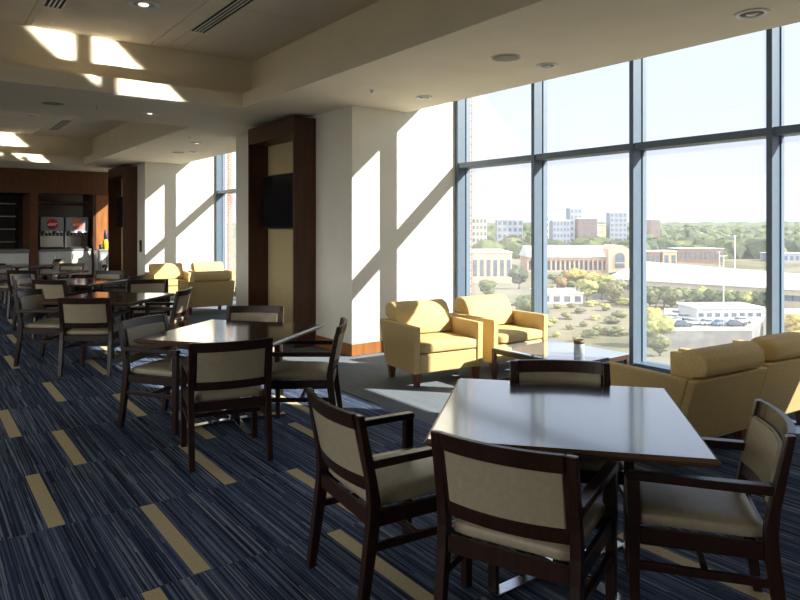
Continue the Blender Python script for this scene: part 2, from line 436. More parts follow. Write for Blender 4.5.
# exterior brick cladding beyond the windows
for y0, y1 in ((6.83, 10.35), (6.83 + BAY, 15.98), (19.1, 21.2)):
    mb = MB(); mb.box((6.3, y0, -27), (6.365 if y0 < 10 else 6.46, y1, 9.0)); struct(mb.done('wall_outer', M['brick']))
# baseboards on the columns
def baseboard(side, lo, hi):
    mb = MB(); mb.box(lo, hi, 0.004, 1); struct(mb.done('baseboard_' + side, M['panelwood']))
for dy in (0, BAY):
    y = 6.797 + dy
    baseboard('right', (XF - 0.015, y - 0.015, 0.001), (XW - 0.02, y, 0.148))
    baseboard('right', (XF - 0.015, y, 0.001), (XF, y + (0.89 if dy == 0 else 0.64), 0.148))
baseboard('right', (XF - 0.015, 9.155, 0.001), (XF, 10.386, 0.148))
# floor plinth under the windows
# ---------------------------------------------------------------- wood niches with fabric panel (wall trim)
def niche(n, dy):
    y0, y1, xf = 7.69 + dy, 9.151 + dy, 4.002
    mb = MB()
    mb.box((xf, y0, 0), (XF, y0 + 0.035, 3.035), 0.003, 1)
    mb.box((xf, y1 - 0.035, 0), (XF, y1, 3.035), 0.003, 1)
    mb.box((xf, y0 + .035, 2.80), (XF, y1 - .035, 3.035), 0.003, 1)
    mb.box((xf + .02, y0 + .035, 0.0), (XF, y1 - .035, 0.20), 0.003, 1)
    # shadow grooves in the outer jamb
    o = mb.done('trim_%d' % n, M['darkpanel']); struct(o)
    mb = MB(); mb.box((XF - 0.02, y0 + .036, 0.201), (XF - 0.001, y1 - .036, 2.799)); struct(mb.done('trim_%d' % n, M['fabricpanel']))
niche(1, 0); niche(2, 8.65)

# ---------------------------------------------------------------- windows
def window(n, ys):
    root = struct(empty('window_%d' % n, (0, 0, 0)))
    count = len(ys) - 1
    W, D = 0.05, 0.245
    for i, y in enumerate(ys):
        a = y - W if i == count else (y if i == 0 else y - W / 2)
        mb = MB(); mb.box((XW, a, 0.0), (XW + D, a + W, 3.99), 0.004, 1)
        mb.box((XW + D * .62, a - .012 if i else a, 0.0), (XW + D * .72, a + W + (.012 if i < count else 0), 3.99), 0.002, 1)
        mb.done('mullion', M['mull'], root)
    for z0, z1, nm in ((0.0, 0.175, 'sill'), (2.395, 2.465, 'transom'), (3.93, 3.99, 'head_rail')):
        for i in range(count):
            mb = MB(); mb.box((XW + .015, ys[i] + W / 2 + .002, z0), (XW + D - .01, ys[i + 1] - W / 2 - .002, z1), 0.003, 1)
            mb.done(nm, M['mull'], root)
    for i in range(count):
        for z0, z1 in ((0.175, 2.395), (2.465, 3.93)):
            mb = MB(); mb.box((XW + .155, ys[i] + W / 2 + .002, z0 + .001), (XW + .167, ys[i + 1] - W / 2 - .002, z1 - .001))
            mb.done('pane', M['glass'], root)
    return root
window(1, [1.305, 2.666, 4.036, 5.388, 6.795])
window(2, [10.39, 11.6, 12.96, 14.32, 15.69])
window(5, [16.02, 17.5, 19.0])  # last one is unseen, added to bring sun onto the soda machines

# ---------------------------------------------------------------- far wall: wood header, soda alcove, servery
def far_wall():
    mb = MB(); mb.box((XL, YB, 2.45), (XF, YB + .30, 3.3), 0.004, 1); struct(mb.done('wall_far', M['headerwood']))   # header
    mb = MB(); mb.box((XL, 21.0, 0), (6.3, 21.2, 4.3)); struct(mb.done('wall_far', M['servery']))
    mb = MB(); mb.box((2.64, 20.6, 0), (3.95, 20.7, 2.9)); struct(mb.done('wall_far', M['wall']))                   # alcove back
    mb = MB(); mb.box((2.45, YB, 0), (2.635, 20.7, 2.449), 0.004, 1); struct(mb.done('trim_3', M['headerwood']))     # wood post
    mb = MB(); mb.box((3.955, YB - .01, 0), (4.035, 20.7, 2.449), 0.004, 1); struct(mb.done('trim_4', M['darkpanel']))
    mb = MB(); mb.box((4.036, YB + .05, 0), (XF + .4, YB + .1, 2.449)); struct(mb.done('trim_5', M['panelwood']))   # orange panel
    mb = MB(); mb.box((2.636, YB + .31, 2.20), (3.954, 20.59, 2.25)); struct(mb.done('trim_6', M['darkpanel']))     # alcove shelf line
far_wall()

# soda counter
t = tag(empty('drinks_counter', (3.295, 19.35, 0)), 'white fronted drinks counter with dark top below the soda machines', 'counter')
mb = MB(); mb.box((-.65, .02, 0), (.65, .78, .925), .004, 1); mb.done('cabinet', M['whitelam'], t)
mb = MB(); mb.box((-.655, -.01, .926), (.655, .80, .985), .006); mb.done('worktop', M['greycounter'], t)
for i in range(3):
    mb = MB(); mb.box((-.64 + i * .43, .005, .10), (-.64 + i * .43 + .42, .019, .915), .003, 1); d_ = mb.done('door', M['whitelam'], t)
    mb = MB(); mb.bar((-.25 + i * .43, -.012, .72), (-.25 + i * .43, -.012, .86), .012, .012, .003); mb.done('handle', M['chrome'], d_)

def script_mark(parent, r, y, matl):
    """flowing white lettering band across the disc"""
    mb = MB(); n = 26; pts = []
    for i in range(n + 1):
        u = -1 + 2 * i / n
        pts.append(Vector((u * r * .78, y, math.sin(u * 9.5) * r * .13 + u * r * .05)))
    for a, b in zip(pts, pts[1:]): mb.bar(a, b, r * .15, .004, 0, up=(0, 1, 0))
    mb.bar((-r * .8, y, -r * .22), (r * .55, y, -r * .26), r * .06, .004, 0, up=(0, 1, 0))
    mb.done('lettering', matl, parent)
def soda(x, label, discmat):
    t = tag(empty('soda_dispenser', (x, 19.42, .9855)), label, 'soda machine', 'soda machines on the drinks counter')
    mb = MB(); mb.box((-.28, .18, 0), (.28, .60, .86), .012); mb.done('body', M['steel'], t)
    mb = MB(); mb.box((-.275, .06, .44), (.275, .18, .855), .015); hd = mb.done('head', M['greypanel'], t)
    mb = MB(); mb.lathe([(.0, -.006), (.135, -.006), (.142, 0), (.135, .008), (0, .008)], n=36); mb.xf(Matrix.Rotation(PI / 2, 4, 'X')); dd = mb.done('logo_disc', discmat, hd, loc=(0.0, .052, .665))
    script_mark(dd, .14, -.012, M['white'])
    for i in range(6):
        mb = MB(); mb.lathe([(.018, 0), (.02, .05), (.028, .06), (.028, .085)], n=12); nz = mb.done('nozzle', M['blackplastic'], t, loc=(-.225 + i * .09, .125, .352))
        mb = MB(); mb.box((-.03, -.012, .05), (.03, .0, .10), .004, 1); mb.done('flavour_button', M['white'] if i % 3 else M['navy'], nz, loc=(0, -.07, .03))
    mb = MB(); mb.box((-.27, .165, .05), (.27, .178, .35), .003, 1); mb.done('splash_plate', M['chrome'], t)
    mb = MB(); mb.box((-.28, -.02, .0), (.28, .178, .045), .006)
    for i in range(11): mb.box((-.25 + i * .047, 0, .045), (-.25 + i * .047 + .02, .16, .05))
    mb.done('drip_tray', M['blackmetal'], t)
soda(2.99, 'left soda dispenser with the deep red logo disc', M['red'])
soda(3.60, 'right soda dispenser with the paler coral logo disc', M['coral'])

# servery counter at far left
t = tag(empty('servery_counter', (0.55, 19.32, 0)), 'long grey counter in the dark servery opening at far left', 'counter')
mb = MB(); mb.box((-2.4, .03, 0), (1.88, .75, .90), .004, 1); mb.done('cabinet', M['whitelam'], t)
mb = MB(); mb.box((-2.42, 0, .901), (1.89, .78, 1.0), .008); mb.done('worktop', M['greycounter'], t)
t = tag(empty('wall_shelf', (0.9, 20.8, 0)), 'dim shelf rack at the back of the dark servery', 'shelf')
for z in (1.15, 1.5, 1.85, 2.2):
    mb = MB(); mb.box((-1.4, 0, z), (1.4, .19, z + .03), .003, 1); mb.done('shelf_board', M['steel'], t)
for x in (-1.38, 0, 1.38):
    mb = MB(); mb.box((x - .02, .14, 0), (x + .02, .19, 2.3)); mb.done('upright', M['blackmetal'], t)
# metal cabinet and bottle
t = tag(empty('metal_cabinet', (4.10, 18.95, 0)), 'grey metal cabinet with a pale door standing against the wood end wall', 'cabinet')
mb = MB(); mb.box((-.15, -.2, 0), (.15, .2, .97), .01); mb.done('body', M['steel'], t)
mb = MB(); mb.box((-.10, -.212, .18), (.10, -.2005, .9), .004, 1); d_ = mb.done('door', M['greypanel'], t)
mb = MB(); mb.box((-.055, -.222, .30), (.055, -.2125, .84), .004, 1); mb.done('door_window', M['whitefix'], d_)
t = tag(empty('spray_bottle', (4.185, 18.90, .971)), 'lime yellow bottle with a dark blue top on the grey metal cabinet', 'bottle')
mb = MB(); mb.lathe([(.06, 0), (.066, .01), (.066, .20), (.05, .25), (.03, .27)], n=20); mb.done('bottle_body', M['lime'], t)
mb = MB(); mb.lathe([(.034, .265), (.045, .28), (.045, .42), (.03, .46), (.03, .50), (.02, .505)], n=20); mb.done('bottle_top', M['navy'], t)
t = tag(MB().lathe([(.03, 0), (.04, .005), (.047, .13), (.043, .13), (.036, .012), (0, .01)], n=20).done('cup', M['blackplastic'], loc=(4.06, 18.88, .971)), 'small dark cup beside the lime yellow bottle', 'cup')

# ---------------------------------------------------------------- wall mounted things
def tv(dy, label):
    t = tag(empty('television', (XF - 0.02, 8.44 + dy, 1.95)), label, 'television', 'televisions in the wood niches')
    mb = MB(); mb.box((-.055, -.25, -.2), (-.001, .25, .2), .004, 1); mb.done('wall_bracket', M['blackmetal'], t)
    mb = MB(); mb.box((-.115, -.56, -.39), (-.056, .62, .39), .008); mb.done('casing', M['blackplastic'], t)
    mb = MB(); mb.box((-.118, -.545, -.37), (-.1155, .605, .375)); mb.done('screen', M['screen'], t)
tv(0, 'black television on the fabric panel inside the nearer dark wood niche')
tv(8.65, 'black television inside the farther dark wood niche by the soda counter')
def reader(x, y, z, label):
    t = tag(empty('wall_card_reader', (x, y, z)), label, 'card reader')
    mb = MB(); mb.box((-.03, -.06, -.14), (0, .06, .14), .012); mb.done('housing', M['blackplastic'], t)
    mb = MB(); mb.box((-.033, -.04, .02), (-.0305, .04, .11), .001, 1); mb.done('display', M['screen'], t)
reader(XF, 6.797 + BAY + .32, 1.13, 'small black reader box on the shaded side of the far column')

# ---------------------------------------------------------------- ceiling fixtures
def downlight(x, y, z, r, lit, label):
    t = tag(empty('downlight', (x, y, z)), label, 'ceiling light', 'recessed ceiling downlights')
    mb = MB(); mb.lathe([(r * .76, -.004), (r * .84, -.013), (r, -.014), (r * 1.12, -.001), (r * .8, -.0005)], n=32); mb.done('trim_ring', M['white'], t)
    mb = MB(); mb.lathe([(r * .775, -.0045), (r * .5, -.0035), (0, -.0032)], n=32); mb.done('reflector', M['whitefix'] if lit else M['greyfix'], t)
    mb = MB(); mb.lathe([(0, -.016), (r * .3, -.014), (r * .38, -.006), (r * .38, -.0048)], n=24); mb.done('lamp', M['lamp'] if lit else M['lampoff'], t)
downlight(4.68, 2.19, ZC, .10, False, 'largest ceiling downlight, over the armchairs at the right edge')
downlight(4.68, 4.02, ZC, .085, False, 'ceiling downlight next to the round speaker over the seating area')
downlight(4.71, 5.86, ZC, .085, False, 'ceiling downlight nearest the sunlit column face')
downlight(1.79, 6.54, ZU, .13, True, 'bright round light in the high ceiling between the two slotted vents')
downlight(2.50, 8.84, ZC, .085, True, 'small lit downlight on the cross beam behind the first ceiling recess')
downlight(4.07, 11.53, ZC, .085, True, 'lit downlight just past the nearer wood niche on the far soffit')
downlight(4.5, 12.9, ZC, .085, False, 'unlit downlight on the far soffit close to the far window')
downlight(1.85, 14.4, ZU, .12, False, 'faint round light in the second, farther ceiling recess')
def speaker(x, y, z, r, label):
    t = tag(empty('ceiling_speaker', (x, y, z)), label, 'speaker', 'round ceiling speakers')
    mb = MB(); mb.lathe([(r * .93, -.008), (r, -.006), (r, -.001), (r * .93, -.0008)], n=36); mb.done('rim', M['ceil'], t)
    mb = MB(); mb.lathe([(0, -.010), (r * .6, -.0095), (r * .925, -.008), (r * .925, -.0015)], n=36); mb.done('grille', M['greyfix'], t)
speaker(4.184, 4.057, ZC, .13, 'round speaker in the soffit over the near armchairs')
speaker(1.36, 8.815, ZC, .13, 'round speaker on the cross beam behind the first ceiling recess')
speaker(4.29, 13.2, ZC, .13, 'round speaker on the far soffit before the far column')
def sprinkler(x, y, z, label):
    t = tag(empty('ceiling_sprinkler', (x, y, z)), label, 'sprinkler', 'ceiling sprinklers')
    mb = MB(); mb.lathe([(.035, -.006), (.04, -.003), (.04, .0)], n=20); mb.done('escutcheon', M['whitefix'], t)
    mb = MB(); mb.lathe([(.022, -.034), (.024, -.030), (.006, -.028), (.008, -.0065)], n=16); mb.done('sprinkler_head', M['steel'], t)
sprinkler(4.014, 5.90, ZC, 'small sprinkler on the soffit in front of the wood niche')
sprinkler(1.83, 8.71, ZC, 'small sprinkler on the cross beam beside the round speaker')
sprinkler(3.70, 10.8, ZC, 'small sprinkler on the soffit past the second recess corner')
def vent(x, y0, y1, g0, g1, label):
    t = tag(empty('linear_vent', (x, y0, ZU)), label, 'air vent', 'slotted ceiling vents')
    w = .082
    for s in (-1, 1):
        mb = MB(); mb.box((s * w - .007, 0, -.006), (s * w + .007, y1 - y0, -.0005), .002, 1); mb.done('rail', M['whitefix'], t)
    mb = MB(); mb.box((-w + .008, g0 - y0, -.002), (w - .008, g1 - y0, -.0004)); mb.done('slot_backing', M['darkslot'], t)
    mb = MB()
    for i in range(3): mb.box((-.046 + i * .038, g0 - y0, -.007), (-.030 + i * .038, g1 - y0, -.0022))
    mb.done('slat', M['whitefix'], t)
    for yy in (g0, g1):
        mb = MB(); mb.box((-w + .008, yy - y0 - .008, -.006), (w - .008, yy - y0 + .008, -.0022)); mb.done('end_cap', M['blackmetal'], t)
vent(1.10, 5.2, 8.0, 5.4, 7.15, 'slotted ceiling vent at the far left of the first recess')
vent(2.52, 3.6, 8.0, 4.9, 7.1, 'slotted ceiling vent right of the bright round light')
vent(2.52, 13.0, 17.43, 14.7, 16.3, 'slotted ceiling vent in the farther ceiling recess')

# ---------------------------------------------------------------- dining chair
def make_chair():
    root = empty('dining_chair')
    wd = M['chairwood']; hw = .275
    for s in (-1, 1):
        x0, x1 = sorted((s * hw, s * (hw - .040)))
        mb = MB(); mb.prism([(.215, 0), (.25, 0), (.262, .615), (.215, .615)], 'x', x0, x1, .004, 2); mb.done('leg', wd, root)
        # rear leg runs on upward as the back post
        mb = MB(); mb.prism([(-.315, 0), (-.278, 0), (-.218, .36), (-.212, .47), (-.228, .56), (-.288, .835), (-.318, .838), (-.268, .56), (-.262, .47), (-.268, .38)], 'x', x0, x1, .004, 2)
        mb.done('leg', wd, root)
        mb = MB(); mb.prism([(-.245, .612), (.262, .616), (.268, .63), (.258, .645), (-.245, .648)], 'x', s * hw - .003 if s < 0 else hw - .045, -hw + .045 if s < 0 else hw + .003, .005, 2); mb.done('armrest', wd, root)
        mb = MB(); mb.bar((s * (hw - .02), -.235, .285), (s * (hw - .02), .222, .285), .022, .032, .003); mb.done('stretcher', wd, root)
    mb = MB(); mb.bar((-hw + .031, -.02, .285), (hw - .031, -.02, .285), .022, .030, .003); mb.done('stretcher', wd, root)
    # seat frame
    mb = MB()
    mb.box((-hw + .041, .225, .368), (hw - .041, .25, .432), .003, 1); mb.box((-hw + .041, -.255, .368), (hw - .041, -.23, .432), .003, 1)
    for s in (-1, 1): mb.box((s * (hw - .022) - .012, -.215, .368), (s * (hw - .022) + .012, .214, .432), .003, 1)
    mb.done('seat_frame', wd, root)
    mb = MB(); mb.cushion((-.232, -.225, .424), (.232, .262, .482), .026, .016); mb.done('seat', M['vinyl'], root)
    # curved rails and panel between the posts
    def curved(z0, z1, th, off, n=12, inset=0.041, bev=.003):
        b = bmesh.new(); rows = []
        for i in range(n + 1):
            u = -1 + 2 * i / n; x = u * (hw - inset); bow = -.034 * (1 - u * u)
            def yy(z): return -.248 - (z - .56) * .215 + bow + off
            rows.append([b.verts.new((x, yy(z0) - th / 2, z0)), b.verts.new((x, yy(z1) - th / 2, z1)), b.verts.new((x, yy(z1) + th / 2, z1)), b.verts.new((x, yy(z0) + th / 2, z0))])
        for r0, r1 in zip(rows, rows[1:]):
            for k in range(4): b.faces.new((r0[k], r0[(k + 1) % 4], r1[(k + 1) % 4], r1[k]))
        b.faces.new(rows[0][::-1]); b.faces.new(rows[-1])
        bmesh.ops.recalc_face_normals(b, faces=b.faces[:])
        es = [e for e in b.edges if len(e.link_faces) == 2 and e.calc_face_angle(0) > .7]
        if bev: bmesh.ops.bevel(b, geom=es, offset=bev, segments=2, affect='EDGES')
        return MB().add(b)
    curved(.772, .838, .028, -.004).done('top_rail', wd, root)
    curved(.510, .566, .026, 0).done('back_rail', wd, root)
    curved(.567, .771, .020, -.0035, inset=.0525, bev=.003).done('back_panel', M['vinyl'], root)
    curved(.566, .776, .020, .017, inset=.0525, bev=.007).done('backrest', M['vinyl'], root)
    for s in (-1, 1):   # slim wood stiles framing the pad
        mb = MB(); mb.prism([(-.263, .567), (-.240, .567), (-.284, .771), (-.307, .771)], 'x', *sorted((s * (hw - .0405), s * (hw - .0515))), 0); mb.done('back_stile', wd, root)
    return root

def make_table():
    root = empty('dining_table')
    h = .555
    mb = MB()
    t0, t1 = [], []
    b = bmesh.new()
    prof = [(h - .014, .7405), (h, .728), (h - .004, .722), (h - .030, .703)]
    rings = [[b.verts.new((sx * r, sy * r, z)) for sx, sy in ((-1, -1), (1, -1), (1, 1), (-1, 1))] for r, z in prof]
    for k in range(3):
        for i in range(4): b.faces.new((rings[k][i], rings[k][(i + 1) % 4], rings[k + 1][(i + 1) % 4], rings[k + 1][i]))
    b.faces.new(rings[-1]); bmesh.ops.recalc_face_normals(b, faces=b.faces[:])
    mb.add(b); mb.done('edge_band', M['tableedge'], root)
    mb = MB(); mb.box((-h + .0145, -h + .0145, .712), (h - .0145, h - .0145, .7412), .0012, 1); mb.done('tabletop', M['tabletop'], root)
    mb = MB(); mb.box((-.19, -.19, .690), (.19, .19, .7025), .003, 1); mb.done('mounting_plate', M['blackmetal'], root)
    mb = MB(); mb.lathe([(.04, .03), (.04, .69)], n=24); mb.done('column', M['blackmetal'], root)
    for a in (PI / 4, -PI / 4):
        mb = MB(); c, s = math.cos(a), math.sin(a)
        m = Matrix.Rotation(a, 4, 'Z')
        z0 = 0.004 if a > 0 else 0.0045
        mb.prism([(-.42, z0), (.42, z0), (.42, .018), (.1, .032), (-.1, .032), (-.42, .018)], 'y', -.032, .032, .003, 1); mb.xf(m); mb.done('foot', M['chrome'], root)
    return root

chair0 = make_chair(); table0 = make_table()
used = {'c': False, 't': False}
WHERE = {}
def chair(x, y, deg, label, group='dining chairs'):
    o = chair0 if not used['c'] else copy_tree(chair0)
    used['c'] = True
    o.location = (x, y, 0); o.rotation_euler.z = math.radians(deg); tag(o, label, 'chair', group)
def table(x, y, label, deg=45):
    o = table0 if not used['t'] else copy_tree(table0)
    used['t'] = True
    o.location = (x, y, 0); o.rotation_euler.z = math.radians(deg); tag(o, label, 'table', 'square dining tables')

table(2.43, 2.00, 'nearest square dining table, its top reflecting the blue window light', 41)
chair(1.775, 2.44, -96, 'beige padded wooden armchair at the left of the nearest table')
chair(1.945, 1.755, -68, 'beige padded wooden armchair closest to the camera, back turned, at the nearest table')
chair(2.60, 1.46, 36, 'beige padded wooden armchair at the right of the nearest table')
chair(2.715, 2.20, 137, 'wooden armchair tucked behind the nearest table, only its back showing')
table(2.12, 5.10, 'second square dining table, in front of the wood niche', 38)
chair(1.705, 5.39, -147, 'wooden armchair at the left of the second table, pale back pad in window light')
chair(1.777, 4.463, -13, 'wooden armchair with its back to us at the second table')
chair(2.49, 4.64, 55, 'wooden armchair at the right of the second table, seen side on')
chair(2.42, 5.58, 140, 'wooden armchair behind the second table, facing us')
table(1.93, 8.45, 'third square dining table, with an orange reflection on its dark top')
chair(1.637, 7.837, -34, 'wooden armchair with its back to us at the third table')
chair(1.34, 8.62, -128, 'wooden armchair at the left of the third table')
chair(2.40, 8.09, 54, 'wooden armchair at the right of the third table, sunlit edge on its back')
chair(2.62, 9.35, 165, 'wooden armchair behind the right corner of the third table')
table(2.05, 11.15, 'fourth square dining table, catching a red reflection')
chair(1.78, 10.62, -48, 'wooden armchair with its back to us at the fourth table')
chair(2.47, 11.70, 132, 'wooden armchair on the far side of the fourth table before the metal cabinet')
chair(1.62, 11.55, -124, 'wooden armchair at the left of the fourth table, pad bluish in window light')
chair(2.55, 10.72, 50, 'wooden armchair at the right of the fourth table')
table(2.02, 13.95, 'fifth square dining table, toward the soda counter')
chair(1.72, 13.22, -40, 'wooden armchair with its back to us at the fifth table')
chair(1.62, 14.45, -130, 'wooden armchair at the left of the fifth table')
chair(2.42, 14.50, 138, 'wooden armchair on the far side of the fifth table below the left soda machine')
chair(2.72, 13.75, 84, 'wooden armchair at the right of the fifth table, before the white counter')
table(1.85, 16.60, 'farthest square dining table, before the servery')
chair(1.55, 15.95, -45, 'wooden armchair with its back to us at the farthest table')
chair(2.50, 17.15, 57, 'wooden armchair at the right of the farthest table by the wood post')
chair(1.45, 17.2, -140, 'wooden armchair on the far side of the farthest table')

# ---------------------------------------------------------------- yellow armchairs
def make_armchair():
    root = empty('armchair'); f = M['yellow']; hw = .418
    for s in (-1, 1):
        x0, x1 = sorted((s * hw, s * (hw - .075)))
        mb = MB(); mb.prism([(.36, .135), (.37, .60), (-.316, .60), (-.186, .135)], 'x', x0, x1, .014, 3); mb.done('armrest', f, root)
    mb = MB(); mb.prism([(-.248, .135), (-.378, .60), (-.317, .60), (-.187, .135)], 'x', -hw, hw, .012, 2); mb.done('back', f, root)
    mb = MB(); mb.box((-hw + .076, -.185, .137), (hw - .076, .352, .325), .012, 2); mb.done('base', f, root)
    mb = MB(); mb.cushion((-hw + .079, -.16, .327), (hw - .079, .368, .437), .03, .018); mb.done('seat_cushion', f, root)
    mb = MB(); mb.prism([(-.30, .602), (-.375, .612), (-.405, .66), (-.395, .735), (-.345, .778), (-.27, .785), (-.20, .755), (-.145, .68), (-.11, .56), (-.095, .447), (-.26, .447)], 'x', -hw + .079, hw - .079, .02, 3)
    mb.done('back_cushion', f, root, smooth=True)
    for x in (-1, 1):
        for y in (.315, -.205):
            mb = MB(); xa = x * (hw - .06)
            b = bmesh.new(); q = []
            for z, r in ((0, .024), (.135, .036)): q.append([b.verts.new((xa + sx * r, y + sy * r, z)) for sx, sy in ((-1, -1), (1, -1), (1, 1), (-1, 1))])
            for i in range(4): b.faces.new((q[0][i], q[0][(i + 1) % 4], q[1][(i + 1) % 4], q[1][i]))
            b.faces.new(q[0][::-1]); b.faces.new(q[1]); bmesh.ops.recalc_face_normals(b, faces=b.faces[:])
            bmesh.ops.bevel(b, geom=b.edges[:], offset=.003, segments=1, affect='EDGES')
            mb.add(b).done('leg', M['armleg'], root)
    return root
a0 = make_armchair(); first = True
for x, y, deg, lab in (
    (4.415, 5.38, 172.5, 'yellow armchair by the sunlit column, facing us'),
    (5.375, 5.33, 178, 'yellow armchair in the window corner behind the glass coffee table'),
    (4.475, 2.57, -5, 'yellow armchair with its back to us beside the nearest table'),
    (5.41, 2.54, -5, 'yellow armchair cut by the right edge of the photo'),
    (4.43, 14.32, 173, 'yellow armchair at the foot of the far sunlit column'),
    (5.36, 14.26, 177, 'yellow armchair in the far window corner'),
    (4.36, 11.85, -3, 'armchair with its back to us in the far seating group')):
    o = a0 if first else copy_tree(a0); first = False
    o.location = (x, y, 0); o.rotation_euler.z = math.radians(deg); tag(o, lab, 'armchair', 'yellow lounge armchairs')

# ---------------------------------------------------------------- coffee table
def make_coffee(x, y, label):
    t = tag(empty('coffee_table', (x, y, 0), math.radians(0)), label, 'coffee table')
    hx, hy, H = .43, .51, .36
    for sx in (-1, 1):
        for sy in (-1, 1):
            mb = MB(); mb.box((sx * (hx - .02) - .02, sy * (hy - .02) - .02, 0.0), (sx * (hx - .02) + .02, sy * (hy - .02) + .02, H - .012), .003, 1); mb.done('leg', M['coffeewood'], t)
    for sy in (-1, 1):
        mb = MB(); mb.box((-hx + .041, sy * (hy - .02) - .02, H - .055), (hx - .041, sy * (hy - .02) + .02, H - .013), .003, 1); mb.done('top_rail', M['coffeewood'], t)
        mb = MB(); mb.box((-hx + .041, sy * (hy - .02) - .015, 0.004), (hx - .041, sy * (hy - .02) + .015, .03), .003, 1); mb.done('floor_rail', M['coffeewood'], t)
    for sx in (-1, 1):
        mb = MB(); mb.box((sx * (hx - .02) - .02, -hy + .041, H - .055), (sx * (hx - .02) + .02, hy - .041, H - .013), .003, 1); mb.done('top_rail', M['coffeewood'], t)
    mb = MB(); mb.box((-hx, -hy, H - .0115), (hx, hy, H), .002, 1); mb.done('glass_top', M['tableglass'], t)
    return t
make_coffee(5.17, 4.29, 'low dark framed coffee table with a reflective glass top')
t = tag(empty('candle_holder', (5.18, 4.05, .3605)), 'small grey cylinder holder with a brown band on the coffee table', 'holder')
mb = MB(); mb.lathe([(.045, 0), (.05, .004), (.05, .10), (.048, .103), (0, .103)], n=28); mb.done('cup_body', M['cupgrey'], t)
mb = MB(); mb.lathe([(.050, .1032), (.051, .106), (.051, .137), (.046, .14), (.044, .12), (0, .118)], n=28); mb.done('rim_band', M['cupbrown'], t)

# ---------------------------------------------------------------- the view outside
GZ = EYE - 28.0
def dep(y, h=28.0): return FPX * h / (y - HY)
def gpos(px, y, z=GZ): return place(px, dep(y, EYE - z), z)
# ground
mb = MB(); c = place(560, 1400)
b = bmesh.new(); bmesh.ops.create_grid(b, x_segments=40, y_segments=40, size=2600)
for v in b.verts: v.co = Vector((v.co.x + c.x, v.co.y + c.y, GZ))
mb.add(b); o = mb.done('ground', M['ground']); struct(o)
# wooded hills on the skyline
def hills():
    mb = MB(); b = bmesh.new(); nx, ny = 150, 14; g = []
    for j in range(ny + 1):
        dpt = 1250 + 130 * j; row = []
        for i in range(nx + 1):
            px = -60 + i * (1000 + 60) / nx
            env = math.sin(min(1, j / 10) * PI / 2)
            hgt = env * (24 + 0.0076 * dpt + 10 * noise.noise((px * .012, j * .12, 3.1))) + 7 * noise.noise((px * .11, j * .9, 1.7)) + 5 * noise.noise((px * .33, j * 1.7, 5.7))
            p = place(px, dpt, GZ - 3 + max(hgt, 0)); row.append(b.verts.new(p))
        g.append(row)
    for j in range(ny):
        for i in range(nx): b.faces.new((g[j][i], g[j][i + 1], g[j + 1][i + 1], g[j + 1][i]))
    for f in b.faces: f.smooth = True
    mb.add(b); o = mb.done('hills', M['hill']); struct(o)
hills()

# trees
def tree_mesh(name, r, h, blobs, seed, spread=1.0, tall=1.0):
    rnd = random.Random(seed); mb = MB()
    for i in range(blobs):
        a = rnd.uniform(0, 2 * PI); q = rnd.uniform(0, .62) * r * spread; z = h * (.42 + .42 * rnd.random())
        rr = r * rnd.uniform(.42, .66)
        b = bmesh.new(); bmesh.ops.create_icosphere(b, subdivisions=3, radius=1)
        for v in b.verts:
            k = 1 + .36 * noise.noise(v.co * 2.3 + Vector((seed, i, 0))) + .22 * noise.noise(v.co * 6 + Vector((i, seed, 2)))
            v.co = Vector((v.co.x * rr * k + q * math.cos(a), v.co.y * rr * k + q * math.sin(a), v.co.z * rr * k * .85 * tall + z))
        mb.add(b)
    me = bpy.data.meshes.new(name); mb.bm.to_mesh(me); mb.bm.free(); return me
crowns = [tree_mesh('crown', 4.5, 10.5, 9, s, 1.1) for s in (1, 2, 3)]
def trunk_mesh():
    mb = MB(); mb.lathe([(.42, 0), (.30, 1.2), (.24, 3.5), (.15, 6.0)], n=8); me = bpy.data.meshes.new('trunk'); mb.bm.to_mesh(me); mb.bm.free(); me.materials.append(M['bark']); return me
TR = trunk_mesh()
OCC = []
def free(p, r):
    return all((p.x - x) ** 2 + (p.y - y) ** 2 > (r + q) ** 2 for x, y, q in OCC)
cm = {}
def crown_for(k, matk):
    if (k, matk) not in cm:
        me = crowns[k].copy(); me.materials.append(M[matk]); cm[(k, matk)] = me
        for p in me.polygons: p.use_smooth = True
    return cm[(k, matk)]
def tree(px, y, hm, matk, label, group, k=None, wide=1.0, trunk=True, z=GZ):
    p = gpos(px, y, z); k = random.randrange(3) if k is None else k
    s = hm / 12.5; OCC.append((p.x, p.y, 6.2 * s * wide))
    if trunk:
        root = empty('tree', p, random.uniform(0, 6.28)); root.scale = (s * wide, s * wide, s)
        o = bpy.data.objects.new('crown', crown_for(k, matk)); COL.objects.link(o); o.parent = root
        o = bpy.data.objects.new('trunk', TR); COL.objects.link(o); o.parent = root
    else:
        root = bpy.data.objects.new('tree', crown_for(k, matk)); COL.objects.link(root)
        root.location = (p.x, p.y, p.z - 3.0 * s); root.rotation_euler.z = random.uniform(0, 6.28); root.scale = (s * wide, s * wide, s)
    tag(root, label, 'tree', group); return root

